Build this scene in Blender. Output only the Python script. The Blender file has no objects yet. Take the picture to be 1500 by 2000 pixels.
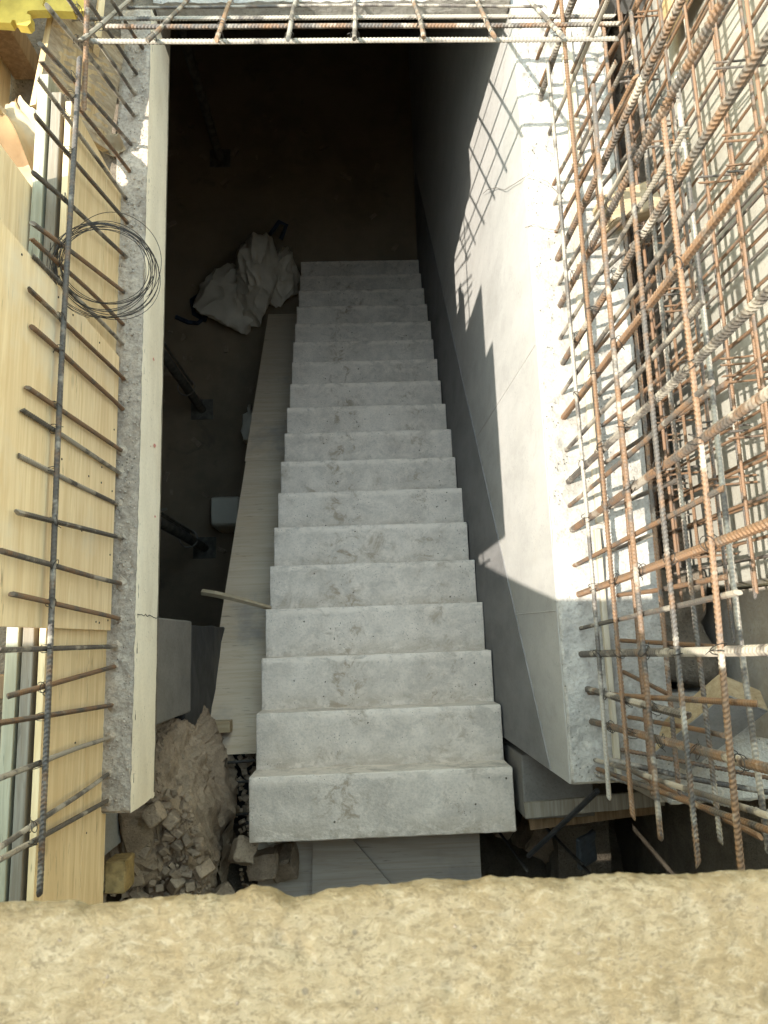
import bpy, math, random
import numpy as np
from mathutils import Vector, Matrix, noise, Euler

# ------------------------------------------------------------------ camera, sky, sun, exposure
scene = bpy.context.scene
C = scene.collection
random.seed(7)
rng = np.random.default_rng(7)

CAM_Z = 6.67
cam_d = bpy.data.cameras.new('camera')
cam = bpy.data.objects.new('camera', cam_d)
C.objects.link(cam)
tilt, roll, yaw = (math.radians(a) for a in (10.2367, 7.9179, -9.7658))
cam.matrix_world = (Matrix.Translation((0, 0, CAM_Z)) @ Matrix.Rotation(yaw, 4, 'Z')
                    @ Matrix.Rotation(tilt, 4, 'X') @ Matrix.Rotation(roll, 4, 'Z'))
cam_d.sensor_fit = 'VERTICAL'
cam_d.sensor_height = 36.0
cam_d.sensor_width = 27.0
cam_d.lens = 1398.5 / 2000 * 36.0
cam_d.clip_start = 0.02
cam_d.clip_end = 400
cam_d.dof.use_dof = True
cam_d.dof.focus_distance = 2.5
cam_d.dof.aperture_fstop = 10.0
scene.camera = cam

SUN = Vector((-0.74, -0.19, 1.0)).normalized()          # towards the sun
w = bpy.data.worlds.new('World')
scene.world = w
w.use_nodes = True
nt = w.node_tree
nt.nodes.clear()
sky = nt.nodes.new('ShaderNodeTexSky')
sky.sky_type = 'NISHITA'
sky.sun_disc = False
sky.dust_density = 0.5
sky.air_density = 3.4
sky.ozone_density = 0.0
sky.sun_elevation = math.asin(SUN.z)
sky.sun_rotation = math.atan2(SUN.x, SUN.y)
bg = nt.nodes.new('ShaderNodeBackground')
bg.inputs['Strength'].default_value = 0.15
wo = nt.nodes.new('ShaderNodeOutputWorld')
nt.links.new(sky.outputs[0], bg.inputs[0])
nt.links.new(bg.outputs[0], wo.inputs[0])

sun_d = bpy.data.lights.new('sun', 'SUN')
sun_d.energy = 2.2
sun_d.angle = math.radians(0.53)
sun_d.color = (1.0, 0.955, 0.87)
sun = bpy.data.objects.new('sun', sun_d)
C.objects.link(sun)
sun.location = (-4, -1, 11)
sun.rotation_euler = (-SUN).to_track_quat('-Z', 'Y').to_euler()

scene.view_settings.view_transform = 'Standard'
scene.view_settings.look = 'None'
scene.view_settings.gamma = 1.0
scene.view_settings.exposure = 2.22
scene.cycles.use_denoising = True
scene.cycles.use_adaptive_sampling = True
scene.cycles.adaptive_threshold = 0.02
scene.cycles.max_bounces = 7
scene.cycles.diffuse_bounces = 5
scene.cycles.glossy_bounces = 3

# ------------------------------------------------------------------ object helpers
def fin(o, label=None, cat=None, group=None, kind=None):
    if label: o['label'] = label
    if cat: o['category'] = cat
    if group: o['group'] = group
    if kind: o['kind'] = kind
    return o

def thing(name, label, cat, loc, group=None):
    o = bpy.data.objects.new(name, None)
    o.empty_display_size = 0.1
    C.objects.link(o)
    o.location = loc
    return fin(o, label, cat, group)

def mesh(name, vf, mat, parent=None, smooth=False, origin=None):
    """verts in world metres -> an object whose origin sits at the base of its box"""
    v, f = vf
    v = np.asarray(v, dtype=np.float64).reshape(-1, 3)
    if origin is None:
        lo, hi = v.min(0), v.max(0)
        origin = np.array([(lo[0] + hi[0]) / 2, (lo[1] + hi[1]) / 2, lo[2]])
    me = bpy.data.meshes.new(name)
    if isinstance(f, np.ndarray):
        n, k = f.shape
        me.vertices.add(len(v))
        me.vertices.foreach_set('co', (v - origin).ravel().astype(np.float32))
        me.loops.add(n * k)
        me.loops.foreach_set('vertex_index', f.ravel().astype(np.int32))
        me.polygons.add(n)
        me.polygons.foreach_set('loop_start', (np.arange(n) * k).astype(np.int32))
        me.polygons.foreach_set('loop_total', np.full(n, k, np.int32))
        me.update(calc_edges=True)
        me.validate()
    else:
        me.from_pydata([tuple(x) for x in (v - origin)], [], f)
        me.update()
    if smooth:
        me.set_sharp_from_angle(angle=math.radians(36))
        me.polygons.foreach_set('use_smooth', np.ones(len(me.polygons), dtype=bool))
    me.materials.append(mat)
    o = bpy.data.objects.new(name, me)
    C.objects.link(o)
    if parent is not None:
        o.parent = parent
        p, off = parent, Vector((0, 0, 0))
        while p is not None:
            off += p.location
            p = p.parent
        o.location = Vector(origin) - off
    else:
        o.location = origin
    return o

def join(parts):
    V, F, n = [], [], 0
    for v, f in parts:
        v = np.asarray(v).reshape(-1, 3)
        V.append(v)
        F += [tuple(int(i) + n for i in q) for q in f]
        n += len(v)
    return np.concatenate(V), F

def nz(p, s, seed=0.0, oct_=3):
    return noise.fractal(Vector((p[0] * s + seed, p[1] * s - seed * 1.7, p[2] * s + seed * .3)), 1.0, 2.0, oct_)

def box(c, size, seg=None, bev=0.004, amp=0.0, freq=8.0, seed=0.0, rot=None, edge=0.0):
    """a box with rounded, slightly uneven edges; size in metres, seg = target edge length of the grid"""
    h = [s / 2 for s in size]
    bev = min(bev, min(h) * .9)
    ax = []
    for i in range(3):
        n = 1 if not seg else max(1, min(160, int(round((size[i] - 2 * bev) / seg))))
        inner = list(np.linspace(-h[i] + bev, h[i] - bev, n + 1))
        ax.append([-h[i]] + inner + [h[i]])
    N = [len(a) for a in ax]
    idx, V, F = {}, [], []
    R = rot if rot is not None else Matrix.Identity(3)
    c = Vector(c)
    def vid(i, j, k):
        key = (i, j, k)
        if key not in idx:
            p = Vector((ax[0][i], ax[1][j], ax[2][k]))
            q = Vector([max(-h[m] + bev, min(h[m] - bev, p[m])) for m in range(3)])
            d = p - q
            nrm = d.normalized() if d.length > 1e-9 else Vector((0, 0, 1))
            p = q + nrm * bev
            if amp or edge:
                wp = p + c
                a = amp * nz(wp, freq, seed)
                ne = sum(1 for m in range(3) if abs(d[m]) > 1e-9)
                if edge and ne >= 2:
                    a -= edge * max(0.0, nz(wp, freq * 2.3, seed + 9) + .15)
                p = p + nrm * a
            idx[key] = len(V)
            V.append(c + R @ p)
        return idx[key]
    for a, b, s in ((0, 1, 2), (1, 2, 0), (2, 0, 1)):
        for side in (0, N[s] - 1):
            for i in range(N[a] - 1):
                for j in range(N[b] - 1):
                    q = []
                    for di, dj in ((0, 0), (1, 0), (1, 1), (0, 1)):
                        k = [0, 0, 0]
                        k[a], k[b], k[s] = i + di, j + dj, side
                        q.append(vid(*k))
                    F.append(tuple(q if side else q[::-1]))
    return np.array([tuple(v) for v in V]), F

def span(p0, p1, wdt, thk, **kw):
    """a plank from p0 to p1; thk is measured along the direction closest to up"""
    p0, p1 = Vector(p0), Vector(p1)
    d = p1 - p0
    x = d.normalized()
    up = kw.pop('up', Vector((0, 0, 1)))
    z = (up - x * up.dot(x)).normalized()
    y = z.cross(x)
    R = Matrix((x, y, z)).transposed()
    return box((p0 + p1) / 2, (d.length, wdt, thk), rot=R, **kw)

def grid(nu, nv, fn):
    U, V = np.meshgrid(np.arange(nu + 1), np.arange(nv + 1), indexing='ij')
    P = np.array([fn(i, j) for i in range(nu + 1) for j in range(nv + 1)])
    a = (np.arange(nu)[:, None] * (nv + 1) + np.arange(nv)[None, :]).ravel()
    return P, np.stack([a, a + nv + 1, a + nv + 2, a + 1], 1)

def frames(P):
    P = np.asarray(P, float)
    T = np.gradient(P, axis=0)
    T /= np.linalg.norm(T, axis=1)[:, None] + 1e-12
    up = np.array([0, 0, 1.0]) if abs(T[0][2]) < .9 else np.array([0, 1.0, 0])
    u = np.cross(T[0], up); u /= np.linalg.norm(u)
    Us = []
    for t in T:
        u = u - t * u.dot(t)
        u /= np.linalg.norm(u)
        Us.append(u.copy())
    Us = np.array(Us)
    return P, T, Us, np.cross(T, Us)

def tube(P, r, sides=6, cap=True):
    P, T, U, W = frames(P)
    n = len(P)
    r = np.broadcast_to(np.asarray(r, float), (n,))
    a = np.arange(sides) * 2 * math.pi / sides
    V = (P[:, None, :] + r[:, None, None] * (np.cos(a)[None, :, None] * U[:, None, :] + np.sin(a)[None, :, None] * W[:, None, :])).reshape(-1, 3)
    i = np.arange(n - 1)[:, None] * sides
    j = np.arange(sides)[None, :]
    j2 = (j + 1) % sides
    F = np.stack([i + j, i + j2, i + sides + j2, i + sides + j], -1).reshape(-1, 4)
    if cap:
        F = [tuple(int(k) for k in q) for q in F]
        F.append(tuple(range(sides))[::-1])
        F.append(tuple((n - 1) * sides + k for k in range(sides)))
    return V, F

def rebar(p0, p1, d, bend=0.0, sides=8, seed=0):
    """a ribbed reinforcing bar: inclined ribs as real geometry"""
    p0, p1 = np.array(p0, float), np.array(p1, float)
    L = np.linalg.norm(p1 - p0)
    t = (p1 - p0) / L
    pitch = (0.80 if d < .016 else .66) * d
    n = max(2, int(L / pitch)) * 4
    s = np.linspace(0, 1, n + 1)
    up = np.array([0, 0, 1.0]) if abs(t[2]) < .9 else np.array([0.3, 1.0, 0])
    u = np.cross(t, up); u /= np.linalg.norm(u)
    wv = np.cross(t, u)
    ph = seed * 1.3
    r0 = d / 2
    prof = np.array([0.88, 0.88, 1.13, 1.13])[np.arange(n + 1) % 4]
    a = np.arange(sides) * 2 * math.pi / sides
    rad = r0 * prof[:, None] * np.ones(sides)[None, :]
    fin_ = np.zeros(sides); fin_[0] = 1; fin_[sides // 2] = 1
    rad = np.maximum(rad, r0 * 1.05 * fin_[None, :])
    off = pitch * .75 * np.sin(a)
    cen = p0[None] + (p1 - p0)[None] * s[:, None]
    b = bend * (np.sin(s * math.pi) + .35 * np.sin(s * math.pi * 2.7 + seed))
    cen = cen + b[:, None] * (math.cos(ph) * u + math.sin(ph) * wv)[None]
    aa = a + ph
    V = (cen[:, None, :] + rad[..., None] * (np.cos(aa)[None, :, None] * u + np.sin(aa)[None, :, None] * wv)
         + off[None, :, None] * t).reshape(-1, 3)
    i = np.arange(n)[:, None] * sides
    j = np.arange(sides)[None, :]
    j2 = (j + 1) % sides
    F = np.stack([i + j, i + j2, i + sides + j2, i + sides + j], -1).reshape(-1, 4)
    # caps as quads fanned from a centre point
    c0, c1 = len(V), len(V) + 1
    V = np.concatenate([V, (p0 - t * 0)[None], (p1 + t * 0)[None]])
    caps = []
    for k in range(0, sides, 2):
        caps.append((c0, (k + 2) % sides, k + 1, k))
        e = n * sides
        caps.append((c1, e + k, e + k + 1, e + (k + 2) % sides))
    return V, np.concatenate([F, np.array(caps)])

# ------------------------------------------------------------------ materials
class NB:
    def __init__(s, name):
        s.m = bpy.data.materials.new(name)
        s.m.use_nodes = True
        s.t = s.m.node_tree
        s.b = s.t.nodes['Principled BSDF']
        s.b.inputs['Specular IOR Level'].default_value = 0.25
        tc = s.t.nodes.new('ShaderNodeTexCoord')
        oi = s.t.nodes.new('ShaderNodeObjectInfo')
        s.rnd = oi.outputs['Random']
        mm = s.n('ShaderNodeVectorMath', operation='MULTIPLY_ADD')
        mm.inputs[1].default_value = (1, 1, 1)
        cmb = s.n('ShaderNodeCombineXYZ')
        ml = s.n('ShaderNodeMath', operation='MULTIPLY')
        ml.inputs[1].default_value = 37.0
        s.l(s.rnd, ml.inputs[0])
        for k in range(3): s.l(ml.outputs[0], cmb.inputs[k])
        s.l(tc.outputs['Object'], mm.inputs[0])
        s.l(cmb.outputs[0], mm.inputs[2])
        s.co = mm.outputs[0]
        s.obj = tc.outputs['Object']
    def n(s, t, **kw):
        x = s.t.nodes.new(t)
        for k, v in kw.items(): setattr(x, k, v)
        return x
    def l(s, a, b): s.t.links.new(a, b)
    def scale(s, v, src=None):
        m = s.n('ShaderNodeVectorMath', operation='MULTIPLY')
        s.l(src or s.co, m.inputs[0]); m.inputs[1].default_value = v
        return m.outputs[0]
    def noise(s, sc, det=4, rough=.55, src=None, dist=0.0):
        x = s.n('ShaderNodeTexNoise')
        x.inputs['Scale'].default_value = sc; x.inputs['Detail'].default_value = det
        x.inputs['Roughness'].default_value = rough; x.inputs['Distortion'].default_value = dist
        s.l(src or s.co, x.inputs['Vector'])
        return x.outputs['Fac']
    def voro(s, sc, src=None, feat='F1'):
        x = s.n('ShaderNodeTexVoronoi', feature=feat)
        x.inputs['Scale'].default_value = sc
        s.l(src or s.co, x.inputs['Vector'])
        return x.outputs['Distance']
    def ramp(s, src, a, b, lo=0.0, hi=1.0):
        x = s.n('ShaderNodeMapRange', interpolation_type='SMOOTHSTEP')
        s.l(src, x.inputs[0])
        for i, v in enumerate((a, b, lo, hi)): x.inputs[i + 1].default_value = v
        return x.outputs[0]
    def mix(s, f, a, b, mode='MIX'):
        x = s.n('ShaderNodeMix', data_type='RGBA', blend_type=mode)
        for sock, v in ((x.inputs['Factor'], f), (x.inputs[6], a), (x.inputs[7], b)):
            if isinstance(v, (int, float)): sock.default_value = v
            elif isinstance(v, tuple): sock.default_value = (*v, 1)
            else: s.l(v, sock)
        return x.outputs[2]
    def math(s, op, a, b):
        x = s.n('ShaderNodeMath', operation=op)
        for i, v in enumerate((a, b)):
            if isinstance(v, (int, float)): x.inputs[i].default_value = v
            else: s.l(v, x.inputs[i])
        return x.outputs[0]
    def bump(s, h, strength, dist=0.01):
        x = s.n('ShaderNodeBump')
        x.inputs['Strength'].default_value = strength; x.inputs['Distance'].default_value = dist
        s.l(h, x.inputs['Height'])
        s.l(x.outputs[0], s.b.inputs['Normal'])
    def done(s, col, rough=.8, metal=0.0):
        if isinstance(col, tuple): s.b.inputs['Base Color'].default_value = (*col, 1)
        else: s.l(col, s.b.inputs['Base Color'])
        if isinstance(rough, (int, float)): s.b.inputs['Roughness'].default_value = rough
        else: s.l(rough, s.b.inputs['Roughness'])
        s.b.inputs['Metallic'].default_value = metal
        return s.m

def concrete(name, light, dark, stain=(0.2, 0.15, 0.1), stain_amt=.35, pore=.5, bump=.25, big=1.6, mid=9, speck=0.25, stretch=(1, 1, 1), swirl=0.0, foot=0.0, grain=95):
    b = NB(name)
    src = b.scale(stretch)
    n1 = b.noise(big, 5, .6, src, .4)
    n2 = b.noise(mid, 6, .65, src)
    n3 = b.noise(grain, 3, .6)
    c = b.mix(b.ramp(n1, .36, .66), dark, light)
    c = b.mix(b.ramp(n2, .35, .7, 0, .55), c, tuple(min(1, x * 1.22) for x in light))
    c = b.mix(b.ramp(n3, .42, .75, 0, speck), c, tuple(x * .5 for x in dark))
    if swirl:
        sw = b.noise(7, 9, .78, b.scale((1, 1.3, 1)), .5)
        c = b.mix(b.ramp(sw, .50, .64, 0, swirl), c, tuple(x * .62 for x in dark))
        sw2 = b.noise(26, 8, .8, b.scale((1.4, 1, 1)), .4)
        c = b.mix(b.ramp(sw2, .54, .66, 0, swirl * .9), c, tuple(min(1, x * 1.3) for x in light))
    st = b.noise(3.3, 5, .7, src, .8)
    c = b.mix(b.ramp(st, .57, .74, 0, stain_amt), c, stain)
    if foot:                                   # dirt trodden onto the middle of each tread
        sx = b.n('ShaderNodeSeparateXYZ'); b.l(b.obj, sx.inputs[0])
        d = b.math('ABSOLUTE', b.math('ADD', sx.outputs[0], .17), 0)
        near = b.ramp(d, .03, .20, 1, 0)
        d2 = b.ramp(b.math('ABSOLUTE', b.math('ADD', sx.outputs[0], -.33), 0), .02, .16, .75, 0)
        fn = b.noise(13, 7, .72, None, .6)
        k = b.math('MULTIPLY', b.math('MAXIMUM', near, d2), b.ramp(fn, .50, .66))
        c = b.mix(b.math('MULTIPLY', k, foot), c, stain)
        base = b.ramp(sx.outputs[1], -.112, -.02, 1, 0)      # dust patches doubling as painted shade along each riser foot, to separate steps
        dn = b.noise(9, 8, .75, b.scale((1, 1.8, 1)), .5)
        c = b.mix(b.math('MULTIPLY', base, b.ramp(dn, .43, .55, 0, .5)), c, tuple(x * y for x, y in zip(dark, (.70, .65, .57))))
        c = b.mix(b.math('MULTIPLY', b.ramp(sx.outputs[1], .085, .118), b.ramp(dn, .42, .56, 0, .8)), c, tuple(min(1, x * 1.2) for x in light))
        fn2 = b.noise(55, 4, .7)
        c = b.mix(b.math('MULTIPLY', b.ramp(fn2, .60, .70), b.ramp(fn, .44, .58, 0, .5)), c, tuple(x * .45 for x in dark))
    pv = b.voro(62)
    pm = b.noise(7, 2)
    hole = b.math('MULTIPLY', b.ramp(pv, .10, .2, 1, 0), b.ramp(pm, .5, .6))
    c = b.mix(b.math('MULTIPLY', hole, pore), c, tuple(x * .35 for x in dark))
    h = b.math('SUBTRACT', b.math('ADD', b.math('MULTIPLY', n2, .8), b.math('MULTIPLY', n3, .5)), b.math('MULTIPLY', hole, .8))
    b.bump(h, bump, .012)
    return b.done(c, .88)

def wood(name, light, dark, axis=1, fine=70.0, knots=.5, rough_bump=.15, stain=(.35, .33, .3), stain_amt=.3):
    b = NB(name)
    st = [fine, fine, fine]; st[axis] = fine * .035
    g = b.noise(1.0, 4, .65, b.scale(tuple(st)), .6)
    st2 = [9, 9, 9]; st2[axis] = .9
    g2 = b.noise(1.0, 4, .6, b.scale(tuple(st2)), 1.2)
    c = b.mix(b.ramp(g, .32, .68), tuple(x * .95 for x in dark), light)
    c = b.mix(b.ramp(g2, .40, .75, 0, .5), c, tuple(x * y for x, y in zip(dark, (.86, .80, .72))))
    st3 = [120, 120, 120]; st3[axis] = 9
    fl = b.noise(1.0, 3, .6, b.scale(tuple(st3)), .3)
    patch = b.noise(3.0, 3, .6)
    c = b.mix(b.math('MULTIPLY', b.ramp(fl, .62, .70), b.ramp(patch, .38, .58, 0, .85)), c, tuple(x * .42 for x in dark))
    st4 = [26, 26, 26]; st4[axis] = 1.6
    cath = b.noise(1.0, 5, .6, b.scale(tuple(st4)), 2.5)
    c = b.mix(b.ramp(cath, .46, .62, 0, .35), c, tuple(x * y for x, y in zip(dark, (.80, .72, .60))))
    n = b.noise(2.2, 5, .65)
    c = b.mix(b.ramp(n, .52, .72, 0, stain_amt), c, stain)
    kv = b.voro(6.0, b.scale(tuple(1.0 if i != axis else .45 for i in range(3))))
    c = b.mix(b.ramp(kv, .03, .10, knots, 0), c, tuple(x * .3 for x in dark))
    b.bump(b.math('ADD', g, b.math('MULTIPLY', g2, .4)), rough_bump, .006)
    return b.done(c, .7)

def steel(name, rust=.5, splash=.3):
    b = NB(name)
    n1 = b.noise(14, 5, .65)
    n2 = b.noise(80, 4, .6)
    n3 = b.noise(9, 4, .6)
    r = b.ramp(b.rnd, 0, 1, -.22, .22)
    k = b.math('ADD', n1, r)
    c = b.mix(b.ramp(k, .62 - rust * .4, .78 - rust * .3), (.095, .083, .072), (.195, .112, .062))
    c = b.mix(b.ramp(n2, .42, .72, 0, .5), c, (.165, .13, .10))
    m = b.math('ADD', n3, b.ramp(b.rnd, 0, 1, .1, -.1))
    c = b.mix(b.math('MULTIPLY', b.ramp(m, .66 - splash * .35, .75 - splash * .3), .8), c, (.36, .315, .255))
    b.bump(n2, .35, .002)
    b.b.inputs['Specular IOR Level'].default_value = .35
    return b.done(c, .62, .15)

def plain(name, col, rough=.7, var=.25, sc=12, metal=0.0, bump=.1):
    b = NB(name)
    n = b.noise(sc, 5, .6)
    c = b.mix(b.ramp(n, .3, .7), tuple(x * (1 - var) for x in col), tuple(min(1, x * (1 + var)) for x in col))
    b.bump(n, bump, .006)
    return b.done(c, rough, metal)

M = {}
M['wall'] = concrete('wall_concrete', (.39, .37, .342), (.325, .31, .283), stain=(.40, .36, .29), stain_amt=.35, pore=.4, bump=.12, big=1.1, mid=4, speck=.10, stretch=(1, 1, .45), swirl=.16)
M['wall_low'] = concrete('damp_concrete', (.215, .205, .195), (.155, .148, .14), stain=(.24, .21, .17), pore=.3, bump=.15, big=1.4, mid=6, speck=.1, stretch=(1, 1, .5))  # darker concrete for the band along the stairs
M['rough_light'] = concrete('rough_wall_top', (.41, .38, .335), (.295, .268, .23), stain=(.30, .25, .18), stain_amt=.25, pore=.8, bump=.7, mid=22, speck=.4)
M['strip'] = concrete('rough_slab_edge', (.47, .395, .315), (.34, .28, .22), stain=(.34, .30, .25), pore=.8, bump=.8, mid=30, speck=.5)
M['slab_face'] = concrete('slab_face', (.80, .725, .575), (.72, .64, .49), stain=(.66, .55, .38), stain_amt=.4, pore=.5, bump=.12, mid=5, speck=.15, stretch=(1, .5, 1.6))
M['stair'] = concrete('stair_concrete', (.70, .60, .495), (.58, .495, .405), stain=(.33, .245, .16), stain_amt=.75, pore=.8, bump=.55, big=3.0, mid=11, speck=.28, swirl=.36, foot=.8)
def weathered(name):
    b = NB(name)
    n1 = b.noise(8, 5, .65, None, .5); n2 = b.noise(34, 5, .65); n3 = b.noise(210, 4, .7, b.scale((.7, 1.1, 1))); n4 = b.noise(85, 5, .75, b.scale((.6, 1.2, 1)), .6)
    c = b.mix(b.ramp(n1, .33, .66), (0.140, 0.106, 0.057), (0.162, 0.131, 0.079))
    c = b.mix(b.ramp(n2, .42, .66, 0, .5), c, (0.178, 0.149, 0.097))
    c = b.mix(b.ramp(n4, .52, .60, 0, .55), c, (0.105, 0.078, 0.040))
    c = b.mix(b.ramp(n4, .46, .38, 0, .6), c, (0.215, 0.183, 0.124))
    c = b.mix(b.math('MULTIPLY', b.ramp(n3, .52, .60), b.ramp(n2, .35, .6, .15, .6)), c, (0.075, 0.057, 0.032))
    w_ = b.noise(4, 5, .7, None, .8)
    c = b.mix(b.ramp(w_, .54, .70, 0, .5), c, (0.215, 0.195, 0.151))
    pv = b.voro(30)
    c = b.mix(b.math('MULTIPLY', b.ramp(pv, .06, .12, 1, 0), b.ramp(b.noise(8, 2), .56, .62, 0, .7)), c, (0.062, 0.052, 0.038))
    b.bump(b.math('ADD', n4, b.math('MULTIPLY', n3, .6)), .7, .005)
    return b.done(c, .9)
M['fore'] = weathered('weathered_concrete')
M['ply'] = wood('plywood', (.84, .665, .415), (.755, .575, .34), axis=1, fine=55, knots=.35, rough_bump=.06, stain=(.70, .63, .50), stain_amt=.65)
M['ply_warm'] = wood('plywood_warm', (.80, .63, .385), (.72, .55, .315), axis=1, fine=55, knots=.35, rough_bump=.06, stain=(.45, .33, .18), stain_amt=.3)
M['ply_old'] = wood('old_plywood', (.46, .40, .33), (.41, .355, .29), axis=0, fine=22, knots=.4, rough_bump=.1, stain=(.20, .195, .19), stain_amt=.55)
M['ply_deck'] = wood('deck_plywood', (.60, .475, .34), (.565, .445, .315), axis=0, fine=22, knots=.4, rough_bump=.1, stain=(.19, .19, .195), stain_amt=.5)
M['sawn'] = wood('rough_sawn_wood', (.44, .36, .255), (.30, .235, .155), axis=2, fine=60, knots=.4, rough_bump=.8, stain=(.42, .38, .31))
M['timber'] = wood('timber', (.54, .41, .235), (.40, .28, .14), axis=1, fine=60, knots=.5, rough_bump=.2, stain=(.45, .40, .32))
M['timber_x'] = wood('timber_x', (.43, .335, .21), (.33, .245, .14), axis=0, fine=60, knots=.5, rough_bump=.2, stain=(.45, .40, .32))
M['timber_grn'] = wood('greenish_timber', (.41, .385, .28), (.31, .295, .21), axis=1, fine=70, knots=.3, rough_bump=.2, stain=(.42, .40, .32), stain_amt=.5)
M['timber_gry'] = wood('grey_timber', (.27, .24, .19), (.19, .16, .12), axis=1, fine=70, knots=.4, rough_bump=.25)
M['timber_brn'] = wood('brown_timber', (.27, .18, .10), (.18, .115, .06), axis=1, fine=60, knots=.4, rough_bump=.2)
M['rebar_brown'] = steel('rebar_grey_brown', .16, .42)
M['rebar_rust'] = steel('rebar_rusty', .70, .26)
M['rebar_grey'] = steel('rebar_grey', .32, .62)
M['rebar_fine'] = steel('rebar_fine_rusty', .72, .08)
M['wire'] = plain('tie_wire', (.055, .048, .042), .5, .2, 40, .4)
M['wire_pale'] = plain('pale_wire', (.22, .19, .16), .55, .2, 40, .3)
M['yellow'] = plain('yellow_panel', (.42, .305, .06), .6, .25, 9)
M['card'] = plain('kraft_paper', (.25, .155, .075), .8, .2, 6)
M['card_l'] = plain('pale_paper', (.36, .28, .175), .8, .15, 6)
M['foam'] = plain('white_foam', (.74, .72, .66), .7, .1, 20)
M['blue'] = plain('blue_plastic', (.05, .22, .50), .4, .15, 10)
M['bag'] = plain('woven_sack', (.52, .455, .36), .55, .12, 5, bump=.2)
M['strap'] = plain('dark_strap', (.03, .04, .06), .7, .3, 20)
M['prop'] = plain('painted_steel', (.13, .115, .09), .6, .35, 18, .2)
M['white_plastic'] = plain('white_plastic', (.66, .585, .45), .45, .06, 6, bump=.03)
M['dirt'] = concrete('dirt', (.175, .142, .105), (.11, .088, .063), stain=(.22, .19, .15), pore=.6, bump=1.0, mid=16, speck=.5, big=4)
M['rubble'] = concrete('rubble_concrete', (.34, .255, .175), (.205, .148, .098), stain=(.36, .31, .25), pore=.6, bump=.7, mid=18, speck=.4)
M['floor'] = concrete('dusty_floor', (.27, .20, .13), (.20, .148, .095), stain=(.12, .09, .06), stain_amt=.5, pore=.3, bump=.2, big=.9, mid=3, speck=.1)
M['dark_con'] = concrete('grey_shadow_concrete', (.27, .26, .245), (.2, .19, .18), pore=.3, bump=.2)  # plain dark grey concrete
M['tar'] = plain('black_membrane', (.025, .025, .027), .5, .4, 14, bump=.4)  # flat black for nails, pole, crack and the painted pier shade
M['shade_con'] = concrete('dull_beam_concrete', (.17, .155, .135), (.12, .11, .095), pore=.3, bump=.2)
M['back'] = concrete('pale_wall', (.37, .345, .29), (.29, .265, .215), stain=(.25, .21, .145), pore=.4, bump=.3, big=1.5, mid=6, speck=.15)
M['red'] = plain('red_spray', (.62, .27, .22), .8, .3, 60)
M['batten'] = wood('pale_batten', (.50, .445, .35), (.42, .36, .27), axis=1, fine=60, knots=.4, rough_bump=.2, stain=(.42, .40, .36))
M['mortar'] = plain('mortar', (.42, .37, .31), .9, .25, 60, bump=.6)

# ------------------------------------------------------------------ the pit: ground, floor, slabs, walls
TOP = 4.30                        # level of the cast slab and wall tops
RISE, GO, S0Y, S0Z = .18881, .24886, -.5685, 3.40
SX0, SX1 = -.523, .627

def nose(y): return S0Z - (y - S0Y) * RISE / GO

g = []
for x0, x1, y0, y1 in ((-60, -6, -60, 60), (3.2, 60, -60, 60), (-6, 3.2, 9, 60), (-6, 3.2, -60, -1.9)):
    g.append((np.array([(x0, y0, 4.1), (x1, y0, 4.1), (x1, y1, 4.1), (x0, y1, 4.1)]), [(0, 1, 2, 3)]))
for x0, x1, y0, y1, zt in ((-6, -1.13, -1.9, -.735, 5.7), (1.5, 3.2, -1.9, 9, 4.1)):  # near-left fill raised out of view to keep sun out of the hole
    g.append(box(((x0 + x1) / 2, (y0 + y1) / 2, zt / 2), (x1 - x0, y1 - y0, zt), bev=.02))
fin(mesh('ground', join(g), M['dirt']), kind='structure')
fin(mesh('basement_floor', box((-2.0, 3.6, -.1), (8.2, 11.2, .2), bev=.002), M['floor']), kind='structure')
# earth under the near end of the stairs: uneven, dark
def earth(i, j):
    x = -1.9 + i * .07; y = -1.75 + j * .07
    z = 1.75 + (1.0 * max(0, min(1, (-.45 - x) / .3))) + .4 * max(0, min(1, (-.75 - y) / .6)) + .14 * nz((x, y, 0), 2.5, 3) + .05 * nz((x, y, 0), 9, 5)
    if y > -.75: z -= (y + .75) * 1.2
    return (x, y, z)
fin(mesh('ground_pit_earth', grid(56, 18, earth), M['dirt'], smooth=True), kind='structure')

# staircase, each cast step a part
st = thing('concrete_staircase', 'grey concrete staircase descending into the dark basement between the walls', 'staircase', (0.05, 1.5, 0))
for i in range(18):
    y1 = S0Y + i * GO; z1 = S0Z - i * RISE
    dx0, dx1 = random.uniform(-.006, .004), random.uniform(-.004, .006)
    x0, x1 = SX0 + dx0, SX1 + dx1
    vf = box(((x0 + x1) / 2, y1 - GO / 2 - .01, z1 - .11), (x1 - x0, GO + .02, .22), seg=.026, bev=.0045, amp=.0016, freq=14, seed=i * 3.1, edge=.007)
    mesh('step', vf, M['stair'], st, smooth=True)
# sloped waist under the steps
ya, yb = S0Y - GO + .02, S0Y + 17 * GO - .05
ws = []
for y, dz in ((ya, -.21), (yb, -.21), (yb, -.345), (ya, -.345)):
    for x in (SX0 + .012, SX1 - .012):
        ws.append((x, y, max(0.002, nose(y) + dz)))
mesh('waist_slab', (np.array(ws), [(0, 1, 3, 2), (2, 3, 5, 4), (4, 5, 7, 6), (6, 7, 1, 0), (0, 2, 4, 6), (1, 7, 5, 3)]), M['dark_con'], st)

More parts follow.
